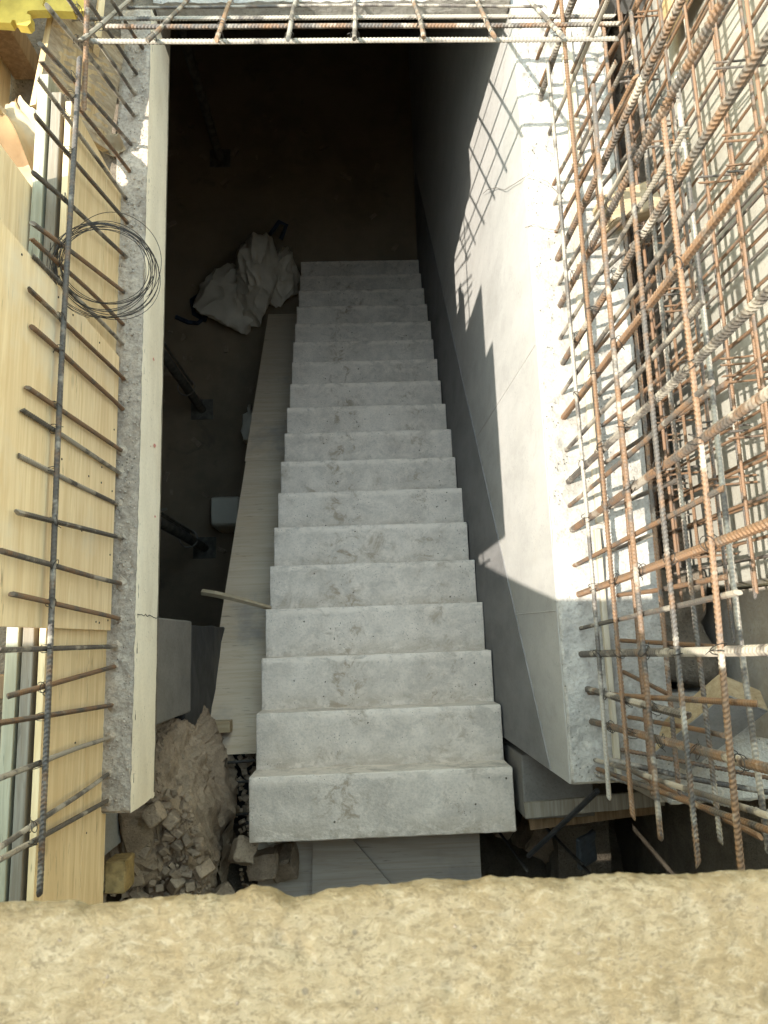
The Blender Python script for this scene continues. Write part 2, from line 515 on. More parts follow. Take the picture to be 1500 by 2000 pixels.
cr = []
for k in range(150):
    i = random.randrange(18); s = random.uniform(.0015, .0055)
    x = random.choice((random.uniform(SX0 + .03, SX1 - .03), random.gauss(-.15, .12), random.gauss(.5, .05)))
    if not SX0 + .02 < x < SX1 - .02: continue
    y = S0Y + i * GO - random.uniform(.02, GO - .03)
    cr.append(box((x, y, S0Z - i * RISE + s * .4), (s * 1.6, s * 1.2, s), bev=s * .15, rot=Euler((random.random(), random.random(), random.random() * 6)).to_matrix()))
fin(mesh('crumbs', join(cr), M['dirt'], st), kind='stuff')
# right stair wall: smooth face, rough broken top, sloped darker plinth along the stairs
WX0, WX1, WY0, WY1 = .637, .985, -.475, 2.42
wall = thing('stair_wall', 'tall smooth concrete wall beside the stairs, sunlit, with rough cast top', 'wall', ((WX0 + WX1) / 2, 1.5, 0))
core = np.array([(WX0, WY0, 0), (WX1, WY0, 0), (WX1, 7.9, 0), (WX0, 7.9, 0)] + [(x, y, z) for x, y, z in ((WX0, WY0, TOP - .02), (WX1, WY0, TOP - .02), (WX1, 7.9, TOP - .02), (WX0, 7.9, TOP - .02))])
mesh('wall_body', (core, [(3, 2, 1, 0), (0, 1, 5, 4), (1, 2, 6, 5), (2, 3, 7, 6), (3, 0, 4, 7), (4, 5, 6, 7)]), M['wall'], wall)
NU, NV = 44, 330
def wtop(i, j):
    u, v = i / NU, j / NV
    x = WX0 + .001 + u * (WX1 - WX0 - .002); y = WY0 + v * (2.40 - WY0)
    far = max(0, min(1, (y - 1.6) / .5))
    z = TOP + .006 * nz((x, y, 0), 11, 1) + (.004 + .006 * far) * nz((x, y, 0), 45, 2) - .012 * max(0, nz((x, y, 0), 6, 8) - .15)
    if far: z += far * .03 * nz((x, y, 0), 9, 12)
    if i in (0, NU):
        s = -1 if i == 0 else 1
        x -= s * .003 * abs(nz((x, y, 0), 30, 4)); z -= .006 + .006 * abs(nz((x, y, 0), 40, 5))
        if i == NU: x -= .02 * abs(nz((x, y, 3), 5, 4))
    if j in (0, NV): z -= .012
    return (x, y, z)
tv, tf = grid(NU, NV, wtop)
# skirt so that the crust closes on the body
sk = [(tv[j], np.array([tv[j][0], tv[j][1], TOP - .03])) for j in range(0, NV + 1)]
mesh('rough_top', (tv, tf), M['rough_light'], wall, smooth=True)
for side, i in ((0, 0), (1, NU)):
    a = tv[i * (NV + 1):(i + 1) * (NV + 1)]
    lo = a.copy(); lo[:, 2] = TOP - .03
    P = np.concatenate([a, lo]); n = NV + 1
    F = np.array([(k, k + 1, n + k + 1, n + k) if side else (k, n + k, n + k + 1, k + 1) for k in range(NV)])
    mesh('top_arris', (P, F), M['wall'] if side == 0 else M['rough_light'], wall)
a = np.array([tv[i * (NV + 1)] for i in range(NU + 1)]); lo = a.copy(); lo[:, 2] = TOP - .03
mesh('end_arris', (np.concatenate([a, lo]), np.array([(k, NU + 1 + k, NU + 2 + k, k + 1) for k in range(NU)])), M['wall'], wall)
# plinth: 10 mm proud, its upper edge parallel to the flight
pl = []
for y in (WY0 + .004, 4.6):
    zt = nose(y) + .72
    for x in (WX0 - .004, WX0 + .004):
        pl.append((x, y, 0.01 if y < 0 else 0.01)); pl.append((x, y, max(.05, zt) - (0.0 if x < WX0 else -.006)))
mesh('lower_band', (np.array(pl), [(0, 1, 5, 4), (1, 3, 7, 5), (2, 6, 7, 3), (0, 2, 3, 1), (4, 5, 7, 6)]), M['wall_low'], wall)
for y, lean in ((.075, .02), (1.02, .05)):            # form joints: thin raised fins
    mesh('form_joint', tube([(WX0, y + lean * .0, TOP - .03), (WX0, y + lean * .5, 3.6), (WX0, y + lean, nose(y) + .75)], .0022, 5), M['wall'], wall)

# timber battens lying along the wall top
for k, (y0, y1, x, wd) in enumerate(((-.46, .34, .785, .018), (.36, 1.28, .797, .022), (1.30, 1.60, .81, .03), (1.70, 2.35, .83, .04))):
    b_ = mesh('timber_batten', box((x, (y0 + y1) / 2, TOP + .008), (wd, y1 - y0, .022), bev=.002, amp=.001, freq=9, seg=.05, seed=k), M['batten'])
    fin(b_, ('pale batten strip on the right wall top, nearest the bottom of the picture', 'pale batten strip in the middle of the sunlit right wall top',
             'short pale batten piece beside the loose timber block', 'wide pale batten at the far end of the right wall top')[k], 'batten', 'battens along the wall top')

# left slab: thin edge seen, room below
LX, LO = -.743, -.832
slab = thing('floor_slab', 'concrete floor slab at left with rough edge strip and smooth cream face', 'slab', (-3.2, 1.2, 4.04))
sv = np.array([(x, y, z) for z in (4.045, TOP - .018) for x, y in ((-6, -.49), (LX - .002, -.49), (LX - .002, 2.70), (-6, 2.70))])
mesh('slab_body', (sv, [(3, 2, 1, 0), (4, 5, 6, 7), (0, 1, 5, 4), (1, 2, 6, 5), (2, 3, 7, 6), (3, 0, 4, 7)]), M['dirt'], slab)
def lface(i, j):
    y = -.503 + 2.90 * i / 180; z = 4.037 + (TOP - 4.037) * j / 8
    x = LX + .0012 * nz((0, y, z), 9, 2)
    if j == 0: z -= .005 * abs(nz((0, y, 0), 25, 3)); x -= .006
    if j == 8: x -= .003 + .004 * abs(nz((0, y, 0), 33, 6)); z += .002 * nz((0, y, 0), 20, 1)
    if i == 0: y += .004 * nz((0, 0, z), 30, 2)
    return (x, y, z)
mesh('slab_edge_face', grid(180, 8, lface), M['slab_face'], slab, smooth=True)
def lstrip(i, j):
    y = -.503 + 2.90 * i / 420; x = -.86 + (LX + .86 - .005) * j / 18
    z = TOP - .004 + .005 * nz((x, y, 0), 14, 1) + .0045 * nz((x, y, 0), 60, 2) + .004 * max(0, nz((x, y, 0), 110, 3))
    if j == 18: z = TOP - .004 + .003 * nz((x, y, 0), 40, 2)
    if i == 0: y += .004 * nz((x, 0, 0), 30, 2); z -= .008
    return (x, y, z)
mesh('edge_strip', grid(420, 18, lstrip), M['strip'], slab, smooth=True)
ev = np.array([(-6, -.497, 4.04), (LX - .003, -.503, 4.04), (LX - .004, -.503, TOP - .008), (-6, -.497, TOP - .012)])
mesh('end_face', (ev, [(0, 1, 2, 3)]), M['slab_face'], slab)
ag = []
for k in range(420):                                       # exposed aggregate
    y = random.uniform(-.49, 2.3); x = random.uniform(-.825, LX - .012); s = random.uniform(.0018, .0055)
    ag.append(box((x, y, TOP + .001), (s * 1.5, s * 1.2, s), bev=s * .4, rot=Euler((random.random(), random.random(), random.random() * 6)).to_matrix()))
fin(mesh('aggregate', join(ag), M['mortar'], slab), kind='stuff')
for y, z, s in ((1.03, 4.19, .014), (.715, 4.15, .02), (.46, 4.13, .012), (.70, 4.20, .006)):
    pts = [(LX + .0026, y + s * .5 * math.cos(a) * random.uniform(.4, 1.1), z + s * math.sin(a) * random.uniform(.4, 1.1)) for a in np.linspace(0, 2 * math.pi, 10)[:-1]]
    mesh('paint_mark', (np.array(pts), [tuple(range(9))]), M['red'], slab)
mesh('crack', tube([(LX + .0005, .105 + .012 * nz((k * .31, 0, 0), 2, 4), TOP - .008 - k * .0138) for k in range(20)], .0013, 4), M['tar'], slab)

# far landing slab with its edge beam
fs = thing('landing_slab', 'far concrete slab edge crossing the top of the stairwell opening', 'slab', (0, 5, 4.05))
mesh('slab_body', box((-2.0, 5.78, 4.165), (8.2, 6.34, .25), bev=.004), M['dark_con'], fs)
mesh('edge_lip', box((-.06, 2.54, 4.255), (1.37, .21, .07), bev=.004), M['dark_con'], fs)
def fface(i, j):
    x = -.74 + 1.37 * i / 120; v = j / 14
    if v < .5: y, z = 2.425, 4.222 + v * 2 * .078
    else: y, z = 2.425 + (v - .5) * .3, TOP
    y += .004 * nz((x, z, 0), 20, 1); z += .007 * nz((x, y, 0), 24, 4) if v > .4 else .002 * nz((x, y, 0), 24, 4)
    return (x, y - .006, z + .003)
mesh('rough_edge', grid(120, 14, fface), M['rough_light'], fs, smooth=True)

# pier under the slab, its lower part painted black for shade; basement enclosure
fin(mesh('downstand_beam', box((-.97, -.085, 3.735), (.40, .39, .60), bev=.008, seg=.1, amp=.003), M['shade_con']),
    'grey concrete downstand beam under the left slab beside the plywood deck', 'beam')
fin(mesh('pier_membrane', box((-1.0, -.19, 1.72), (.40, .58, 3.42), bev=.01, seg=.15, amp=.008), M['tar']),
    'black membrane covered pier in the shade below the downstand beam', 'pier')
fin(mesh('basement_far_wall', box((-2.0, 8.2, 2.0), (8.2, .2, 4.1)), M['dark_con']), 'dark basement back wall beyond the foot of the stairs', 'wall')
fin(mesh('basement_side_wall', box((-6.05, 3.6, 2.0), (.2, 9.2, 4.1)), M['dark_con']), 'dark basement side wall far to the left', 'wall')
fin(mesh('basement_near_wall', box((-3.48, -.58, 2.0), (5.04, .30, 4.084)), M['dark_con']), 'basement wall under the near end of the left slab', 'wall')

# foreground: weathered concrete edge close under the camera
xs = np.unique(np.concatenate([np.linspace(-3.2, -.6, 14), np.linspace(-.6, .62, 330), np.linspace(.62, 3.2, 14)]))
prof = [(-1.75, 6.0), (-1.2, 6.0), (-.8, 6.0), (-.6, 6.0)] + [(-.6 + .372 * k / 84, 6.0) for k in range(1, 85)] + \
       [(-.2205, 5.998), (-.2155, 5.993), (-.213, 5.985), (-.218, 5.975), (-.232, 5.955), (-.26, 5.90), (-.31, 5.80), (-.34, 5.74), (-1.75, 5.74)]
EDGE = [(-1.5, 0), (-.9, -.006), (-.6, .003), (-0.32, -0.0022), (-0.263, -0.0026), (-0.248, -0.0081), (-0.233, -0.0059), (-0.168, -0.0014), (-0.124, -0.0024), (-0.106, 0.0038), (-0.088, 0.0014), (-0.071, -0.0076), (-0.058, -0.0061), (-0.04, -0.0027), (0.013, -0.0013), (0.045, 0.0024), (0.085, -0.0001), (0.103, 0.0016), (0.157, -0.0015), (0.166, -0.0035), (0.202, -0.0009), (0.248, -0.002), (0.279, -0.0041), (0.302, -0.0042), (0.316, -0.0023), (0.348, -0.0028), (.6, .004), (1.2, -.003)]
def fore(i, j):
    x = xs[i]; y, z = prof[j]
    e = max(0, min(1, (y + .30) / .08)) if y < 0 else 1
    if z < 5.99: e = 1
    ed = np.interp(x, [p[0] for p in EDGE], [p[1] for p in EDGE])
    y2 = y + e * (ed + .0012 * nz((x, 0, 0), 34, 6) + .0014 * nz((x, z * 3, 0), 110, 6))
    if j < len(prof) - 1:
        z = z + .003 * nz((x, y, 0), 7, 1) + .0009 * nz((x, y, 0), 38, 2) + .0008 * nz((x, y, 0), 150, 3)
        z -= .008 * max(0, nz((x, y, 0), 26, 9) - .38)
        z += e * .003 * max(0, nz((x, 0, 0), 12, 15))
    return (x, y2, z)
fv, ff = grid(len(xs) - 1, len(prof) - 1, fore)
ret = thing('parapet_slab', 'weathered sunlit concrete slab edge across the bottom of the picture', 'slab', (0, -1, 5.7))
mesh('slab_edge', (fv, ff), M['fore'], ret, smooth=True)
sp = []
for k in range(70):
    x = random.uniform(-.42, .42); y = random.uniform(-.42, -.235); s = random.uniform(.0008, .002)
    sp.append(box((x, y, 6.0 + .004 * nz((x, y, 0), 7, 1) + s * .1), (s * 1.8, s * 1.3, s), bev=s * .3, rot=Euler((random.random() * .4, random.random() * .4, random.random() * 6)).to_matrix()))
fin(mesh('grit', join(sp), M['dirt'], ret), kind='stuff')
fin(mesh('retaining_wall', box((0, -1.86, 2.9), (6.6, .2, 5.66)), M['dark_con']), 'dark retaining wall under the foreground slab', 'wall')


fin(mesh('house_wall', box((1.6, -1.62, 8.6), (6.4, .24, 5.7), bev=.01), M['dark_con']), 'house wall rising behind the foreground slab', 'wall')  # unseen blocker, added to darken the far steps

# outer wall on the right with its brighter face, ledge and the gap floor
fin(mesh('outer_wall', box((1.37, 2.45, 4.2), (.22, 4.6, 3.0), bev=.006, seg=.12, amp=.006, freq=4), M['back']),
    'pale sunlit concrete wall behind the fine rebar mesh at right', 'wall')
fin(mesh('gap_floor', box((1.12, 1.6, 2.5), (.28, 6.2, .3), seg=.08, amp=.03, freq=8), M['dirt']), kind='structure')
fin(mesh('earth_bank', box((1.222, 1.55, 3.25), (.075, 2.9, 1.36), seg=.05, bev=.02, amp=.03, freq=6), M['dirt'], smooth=True), 'dark earth bank at the foot of the pale wall behind the mesh', 'earth')  # dark bank added to deepen the shade in the gap
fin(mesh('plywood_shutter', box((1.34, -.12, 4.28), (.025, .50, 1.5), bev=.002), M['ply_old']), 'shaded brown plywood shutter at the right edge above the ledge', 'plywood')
fin(mesh('dirt_bank', box((1.12, .02, 3.45), (.26, .42, 1.3), seg=.035, bev=.03, amp=.04, freq=7), M['dirt'], smooth=True), 'dark earth bank in the gap behind the right wall', 'earth')
fin(mesh('concrete_ledge', box((1.27, -.40, 4.04), (.54, .36, .22), seg=.025, bev=.012, amp=.006, freq=15, edge=.01), M['rough_light']), 'grey concrete ledge under the leaning timber offcut at right', 'ledge')

# ------------------------------------------------------------------ reinforcement
def tie_mesh(d1=.012, d2=.014, seed=0):
    """two turns of wire round a crossing plus a twisted tail"""
    r = (d1 + d2) * .50
    P = [(r * math.cos(a) * 1.0, r * .55 * math.sin(a * .5) , r * math.sin(a)) for a in np.linspace(0, 4 * math.pi, 26)]
    P += [(r + .004, .003, .003), (r + .009, .006, -.002)]
    V, F = tube(P, .0011, 4)
    me = bpy.data.meshes.new('tie_wire')
    me.from_pydata([tuple(v) for v in V], [], F)
    me.materials.append(M['wire'])
    return me
TIES = [tie_mesh(), tie_mesh(.020, .014)]
def tie(parent, loc, k=0):
    o = bpy.data.objects.new('tie_wire', TIES[k])
    C.objects.link(o)
    o.parent = parent
    o.location = Vector(loc) - parent.location
    o.rotation_euler = (random.uniform(-.5, .5), random.uniform(-.5, .5), random.uniform(0, 6.3))

collar_me = None
def collar(parent, loc):
    """the little cone of mortar where a bar leaves the concrete"""
    global collar_me
    if collar_me is None:
        V = [(0, 0, .012)]; F = []
        for ring, (r, z) in enumerate(((.008, .010), (.014, .004), (.024, -.003))):
            for a in range(8):
                q = r * random.uniform(.75, 1.25)
                V.append((q * math.cos(a * math.pi / 4), q * math.sin(a * math.pi / 4), z))
        for a in range(8):
            F.append((0, 1 + a, 1 + (a + 1) % 8))
            for ring in (0, 1):
                F.append((1 + ring * 8 + a, 9 + ring * 8 + a, 9 + ring * 8 + (a + 1) % 8, 1 + ring * 8 + (a + 1) % 8))
        collar_me = bpy.data.meshes.new('mortar_collar')
        collar_me.from_pydata(V, [], F)
        collar_me.materials.append(M['strip'])
    o = bpy.data.objects.new('mortar_collar', collar_me)
    C.objects.link(o); o.parent = parent
    o.location = Vector(loc) - parent.location
    o.rotation_euler = (0, 0, random.uniform(0, 6.3))
    o.scale = [random.uniform(.55, 1.0)] * 3

# left curtain: (base y, base x, tip y, tip z)
LB = [(2.24, -.775, 2.02, 4.86), (2.13, -.795, 1.90, 4.97), (2.04, -.80, 1.80, 5.02), (1.95, -.80, 1.70, 5.0), (1.833, -.808, 1.573, 5.01),
      (1.72, -.81, 1.53, 5.0), (1.606, -.82, 1.488, 4.99), (1.51, -.81, 1.359, 5.01), (1.38, -.815, 1.21, 4.99), (1.247, -.818, 1.077, 4.98),
      (1.12, -.815, 1.03, 4.985), (1.046, -.815, .988, 4.975), (.915, -.806, .883, 5.0), (.804, -.808, .797, 4.97), (.66, -.807, .636, 4.98), (.58, -.81, .575, 4.994),
      (.475, -.815, .462, 4.99), (.362, -.797, .319, 5.02), (.209, -.796, .222, 5.083), (.093, -.797, .13, 5.02), (.008, -.804, .006, 5.05),
      (-.053, -.809, -.097, 4.99), (-.177, -.812, -.152, 5.02), (-.274, -.815, -.272, 5.0), (-.382, -.818, -.421, 4.98), (-.465, -.818, -.448, 4.97)]
lc = thing('rebar_curtain', 'row of brown starter bars rising from the left slab edge in front of plywood', 'rebar', (-.8, .9, 4.28), 'rebar curtains')
for k, (by, bx, ty, tz) in enumerate(LB):
    mesh('starter_bar', rebar((bx, by, 4.26), (bx - .002, ty, tz), .0125, .004 * random.uniform(-1, 1), seed=k), M['rebar_brown'], lc, smooth=True)
    collar(lc, (bx, by, 4.298))
    f = (4.83 - 4.26) / (tz - 4.26)
    if f < 1: tie(lc, (bx + .006, by + (ty - by) * f, 4.83))
mesh('distribution_bar', rebar((-.789, -.565, 4.825), (-.789, 1.70, 4.822), .014, .006, seed=3), M['rebar_brown'], lc, smooth=True)
mesh('distribution_bar', rebar((-.776, 1.55, 4.80), (-.790, 2.30, 4.82), .014, .003, seed=5), M['rebar_rust'], lc, smooth=True)

# grid over the far end of the opening
fg = thing('rebar_grid', 'grid of pale bars spanning the far end of the stairwell opening', 'rebar', (0, 2.1, 4.3), 'rebar curtains')
for k, (y, z, x0, x1, d) in enumerate(((1.79, 4.79, -.79, .82, .014), (1.939, 4.69, -.76, .88, .014), (2.105, 4.55, -.93, .92, .014), (2.30, 4.40, -.8, .72, .010))):
    mesh('cross_bar', rebar((x0, y, z), (x1, y - .008, z), d, .004, seed=k), M['rebar_grey'] if k < 3 else M['rebar_rust'], fg, smooth=True)
for k, (xt, xb) in enumerate(((-.77, -.83), (-.58, -.61), (-.38, -.447), (-.175, -.193), (.018, .029), (.221, .25), (.427, .499), (.63, .70))):
    mesh('projecting_bar', rebar((xt, 1.722, 4.862), (xb, 2.48, 4.27), .013, .004, seed=k), M['rebar_grey'] if k < 7 else M['rebar_rust'], fg, smooth=True)
    for y, z in ((1.79, 4.80), (1.939, 4.69)):
        tie(fg, (xt + (xb - xt) * (y - 1.722) / .758, y, z))

# right inner curtain
RB = [(2.162, .715, 0), (2.05, .72, 0), (1.98, .714, 1), (1.841, .738, 0), (1.638, .742, 0), (1.55, .735, 0), (1.44, .734, 0), (1.33, .73, 1), (1.231, .726, 0), (1.149, .727, 1), (1.025, .717, 0), (.933, .719, 1),
      (.824, .709, 0), (.735, .707, 1), (.617, .705, 0), (.506, .705, 1), (.421, .701, 0), (.34, .705, 1), (.219, .702, 0), (.123, .708, 1),
      (.012, .706, 0), (-.07, .702, 1), (-.181, .713, 1), (-.195, .716, 0), (-.284, .718, 1), (-.404, .717, 0), (-.43, .722, 0)]
LEV = (4.50, 4.685, 4.87, 5.06, 5.25)
ri = thing('rebar_curtain', 'dense curtain of thick and thin rusty bars along the right wall top', 'rebar', (.71, .9, 4.28), 'rebar curtains')
for k, (by, bx, thick) in enumerate(RB):
    far = max(0, min(1, (by - .9) / 1.0))
    if thick:
        tz = 5.85 if by < 1.6 else 4.95
        d, m = .0195, M['rebar_rust']
        ty = by + .035 * (tz - 4.3) + (.02 if by > 0 else -.01) - far * .05
        if by == -.181: tz, ty = 5.02, by - .012
    else:
        tz = 5.32 if by < 1.2 else random.uniform(4.85, 5.1)
        d, m = .0125, M['rebar_grey'] if by > .9 else M['rebar_brown']
        ty = by + .045 * (tz - 4.3) + random.uniform(-.01, .02) - far * .14
    mesh('starter_bar', rebar((bx, by, 4.26), (bx + .004, ty, tz), d, .004 * random.uniform(-1, 1), seed=k), m, ri, smooth=True)
    if thick and by < 1.3:
        for z in LEV:
            f = (z - 4.26) / (tz - 4.26)
            if f < 1: tie(ri, (bx - .008, by + (ty - by) * f, z), 1)
for k, (z, y1, y0) in enumerate(zip(LEV, (1.98, 2.08, 1.55, 1.27, 1.14), (-.472, -.486, -.489, -.494, -.45))):
    mesh('distribution_bar', rebar((.688, y0, z + .004), (  .692 + .004 * k, y1, z - .004), .0125, .006, seed=k), M['rebar_rust'] if k in (1, 4) else M['rebar_grey'] if k == 0 else M['rebar_brown'], ri, smooth=True)

# right outer curtain
ro = thing('rebar_curtain', 'second row of thinner bars just behind the front curtain, over the batten', 'rebar', (.82, .9, 4.28), 'rebar curtains')
for k in range(19):
    by = -.42 + k * .138 + random.uniform(-.03, .03)
    tz = random.uniform(4.78, 5.12) if k not in (2, 5) else 4.62
    mesh('starter_bar', rebar((.838, by, 4.26), (.842, by + random.uniform(-.06, .03) - (.1 if by > 1.2 else 0), tz), .0125, .004 * random.uniform(-1, 1), seed=k), M['rebar_brown'] if k % 3 else M['rebar_rust'], ro, smooth=True)
for k, (z, y0, y1) in enumerate(((4.485, -.47, 2.0), (4.68, -.43, 1.93), (4.885, -.50, 1.78), (5.10, -.46, 1.38))):
    mesh('distribution_bar', rebar((.822, y0, z), (.828, y1, z), .0125, .006, seed=k + 9), M['rebar_brown'] if k % 2 else M['rebar_rust'], ro, smooth=True)

# fine double mesh in front of the outer wall
bm_ = thing('rebar_mesh', 'fine double rebar mesh standing in front of the pale wall at right', 'rebar', (1.14, 1.3, 2.7), 'rebar curtains')
for k in range(20):
    y = .20 + k * .13 + random.uniform(-.02, .02)
    for x, dy in ((1.115, 0), (1.185, .024)):
        ln = random.uniform(-.05, .03)
        mesh('upright_bar', rebar((x, y + dy, 2.66), (x + .004, y + dy + ln, 5.15), .0095, .004, sides=6, seed=k), M['rebar_fine'], bm_, smooth=True)
for k in range(13):
    z = 3.05 + k * .162
    for x, dz, y0 in ((1.104, 0, random.uniform(-.05, .1)), (1.172, .026, random.uniform(-.0, .2))):
        mesh('horizontal_bar', rebar((x, y0, z + dz), (x, 2.85, z + dz + .006), .0105, .004, sides=6, seed=k), M['rebar_fine'], bm_, smooth=True)
for k in range(34):
    y = random.uniform(.2, 2.3); z = 3.05 + random.randint(5, 12) * .162 + .02
    for q in range(2):
        mesh('link_bar', rebar((1.07, y + q * .02, z), (1.225, y + .01 + q * .022, z), .007, 0, sides=6, seed=k), M['rebar_fine'], bm_, smooth=True)

# ------------------------------------------------------------------ formwork at left
fp = thing('formwork_panel', 'long low plywood formwork panel with two timber rails along the left slab edge', 'formwork', (-.87, .35, 4.25))
mesh('plywood_board', box((-.848, .36, 4.345), (.018, 2.54, .188), bev=.0015), M['ply_warm'], fp)
mesh('plywood_board', box((-.8485, .36, 4.591), (.018, 2.54, .298), bev=.0015), M['ply_warm'], fp)
mesh('timber_rail', box((-.885, .29, 4.70), (.030, 2.74, .085), bev=.003, seg=.12, amp=.0015), M['timber_gry'], fp)
mesh('timber_rail', box((-.924, .33, 4.705), (.032, 2.78, .085), bev=.003, seg=.12, amp=.0015), M['timber_grn'], fp)
for k in range(9):
    mesh('nail', tube([(-.8395, -.8 + k * .27, 4.30 + .11 * (k % 3)), (-.8380, -.8 + k * .27, 4.30 + .11 * (k % 3))], .003, 8), M['tar'], fp)
for y in (-.75, -.15, .5, 1.2):
    mesh('timber_stud', box((-.905, y, 4.45), (.07, .045, .39), bev=.003), M['timber_brn'], fp)
s1 = mesh('plywood_sheet', box((-.829, .524, 4.895), (.018, .93, 1.16), bev=.0012), M['ply'])
fin(s1, 'tall pale plywood sheet standing behind the left starter bars', 'plywood')
for k in range(16):
    y = random.choice((.085, .96, random.uniform(.1, .95), .52)) + random.uniform(-.006, .006); z = random.uniform(4.36, 5.2)
    if k < 5: y, z = .09 + k * .21, 4.345
    mesh('nail', tube([(-.8205, y, z), (-.8185, y, z)], .0032, 8), M['tar'], s1)
s2 = mesh('plywood_sheet', box((-.955, .92, 4.88), (.018, .86, 1.14), bev=.0012), M['ply'])
fin(s2, 'second plywood sheet set back behind the timber rails at left', 'plywood')

# rough board and clutter in the upper left
rb = thing('rough_board', 'wide rough sawn grey board leaning by the slab edge, upper left', 'board', (-.93, 1.95, 4.3))
A, B, Cc, D = (Vector(p) for p in ((-.965, 2.08, 4.61), (-1.010, 1.735, 4.605), (-.878, 1.775, 4.325), (-.832, 2.235, 4.325)))
nrm = (Cc - B).cross(A - B).normalized()
NUx, NVx = 60, 26
def board(i, j):
    u, v = i / NUx, j / NVx
    p = (B * (1 - u) + A * u) * (1 - v) + (Cc * (1 - u) + D * u) * v
    p = p + nrm * (.0035 * math.sin(u * 95 + 3 * nz(p, 9, 2) + 2.2 * nz(p, 30, 4)) * (.4 + .6 * nz(p, 14, 3)) + .002 * nz(p, 40, 5))
    return tuple(p)
bv, bf = grid(NUx, NVx, board)
mesh('sawn_face', (bv, bf), M['sawn'], rb, smooth=True)
cs = [A, B, Cc, D]
under = [p - nrm * .03 for p in cs]
mesh('board_body', (np.array([tuple(p - nrm * .002) for p in cs] + [tuple(p) for p in under]),
     [(0, 1, 2, 3), (7, 6, 5, 4), (0, 4, 5, 1), (1, 5, 6, 2), (2, 6, 7, 3), (3, 7, 4, 0)]), M['timber'], rb)
fin(mesh('plywood_strip', box((-.905, 2.22, 4.40), (.02, .30, .26), bev=.002, rot=Euler((0, .45, -.05)).to_matrix()), M['ply_warm']),
    'tan plywood strip leaning behind the rough board near the far slab edge', 'plywood')

yp = thing('shuttering_board', 'bright yellow shuttering board with notched edge in the top left corner', 'board', (-1.0, 2.0, 4.65))
YK = .965
NT = [(-1.40, 2.30), (-1.40, 2.03), (-1.16, 2.035), (-1.105, 2.030), (-1.1, 2.042), (-1.09, 2.042), (-1.085, 2.024), (-1.05, 2.018), (-1.04, 2.03), (-1.042, 2.06), (-1.054, 2.064), (-1.052, 2.075),
      (-1.036, 2.078), (-.99, 2.078), (-.985, 2.09), (-.975, 2.09), (-.97, 2.076), (-.905, 2.072), (-.90, 2.083), (-.89, 2.083), (-.886, 2.072), (-.868, 2.075), (-.864, 2.30)]
n = len(NT)
NT = [(x * YK, y * YK) for x, y in NT]
vv = [(x, y, 4.685) for x, y in NT] + [(x, y, 4.655) for x, y in NT]
mesh('board_body', (np.array(vv), [tuple(range(n)), tuple(range(2 * n - 1, n - 1, -1))] + [(i, n + i, n + (i + 1) % n, (i + 1) % n) for i in range(n)]), M['yellow'], yp)
mesh('board_lath', box((-1.12, 2.11, 4.688), (.004, .21, .012), bev=.001), M['yellow'], yp)
mesh('board_lath', box((-.965, 2.12, 4.688), (.004, .20, .012), bev=.001), M['yellow'], yp)
fin(mesh('timber_prop', box((-1.20, 2.14, 4.475), (.09, .09, .355), bev=.004), M['timber_brn']), 'short timber block under the yellow board', 'timber')

s3 = mesh('plywood_sheet', box((-1.27, 2.36, 5.03), (.018, .92, 1.47), bev=.0012), M['ply_warm'])  # added out of view; shades the left part of the far slab
fin(s3, 'upright plywood sheet beyond the yellow board at the far left', 'plywood')
# torn paper wraps
def sheet(name, label, c, size, ang, curl, mat, seed, tiltv=(0, 0), k=14):
    R = Euler((tiltv[0], tiltv[1], ang)).to_matrix()
    def f(i, j):
        u, v = i / k - .5, j / k - .5
        x = u * size[0]; y = v * size[1]
        z = curl * (u * u * 1.6 + .35 * math.sin(v * 5 + seed)) + .016 * nz((u * 3, v * 3, seed), 1, seed)
        x *= 1 - .35 * abs(u) * (curl > .05)
        return tuple(Vector(c) + R @ Vector((x, y * (1 + .2 * nz((u, 0, 0), 5, seed)), z)))
    v1, f1 = grid(k, k, f)
    v2 = v1.copy(); v2[:, 2] -= .0022
    n = len(v1)
    rim = [i * (k + 1) for i in range(k + 1)] + [k * (k + 1) + j for j in range(1, k + 1)] + [i * (k + 1) + k for i in range(k - 1, -1, -1)] + [j for j in range(k - 1, 0, -1)]
    F = [tuple(map(int, q)) for q in f1] + [tuple(int(t) + n for t in q[::-1]) for q in f1] + [(rim[a], n + rim[a], n + rim[(a + 1) % len(rim)], rim[(a + 1) % len(rim)]) for a in range(len(rim))]
    o = mesh(name, (np.concatenate([v1, v2]), F), mat, smooth=True)
    return fin(o, label, 'paper', 'torn paper wraps in the upper left')
sheet('paper_wrap', 'large curled brown paper wrap at the left edge of the picture', (-1.18, 1.70, 4.48), (.26, .22), .4, .10, M['card'], 1)
sheet('paper_wrap', 'pale curled paper strip arching above the brown wraps', (-1.06, 1.66, 4.56), (.10, .26), .5, .12, M['card_l'], 2, (.2, .3))
sheet('paper_wrap', 'flat tan paper sheet lying under the curled strip', (-1.07, 1.57, 4.47), (.20, .18), -.5, .05, M['card_l'], 3, (.1, -.25))
sheet('paper_wrap', 'brown paper flap folded beneath the tan sheet', (-1.16, 1.55, 4.45), (.20, .14), .2, .07, M['card'], 4, (0, .3))
sheet('paper_wrap', 'cream paper scrap next to the greenish rail', (-1.04, 1.44, 4.47), (.16, .16), .9, .04, M['card_l'], 5, (.2, 0))
sheet('paper_wrap', 'small pale paper curl standing on the slab by the board corner', (-.865, 1.80, 4.318), (.075, .06), .3, .05, M['card_l'], 6)
fin(mesh('foam_scrap', box((-1.10, 1.83, 4.37), (.055, .06, .15), bev=.006, amp=.004, seg=.02, freq=20), M['foam']), 'white foam scrap beside the rough board', 'foam')
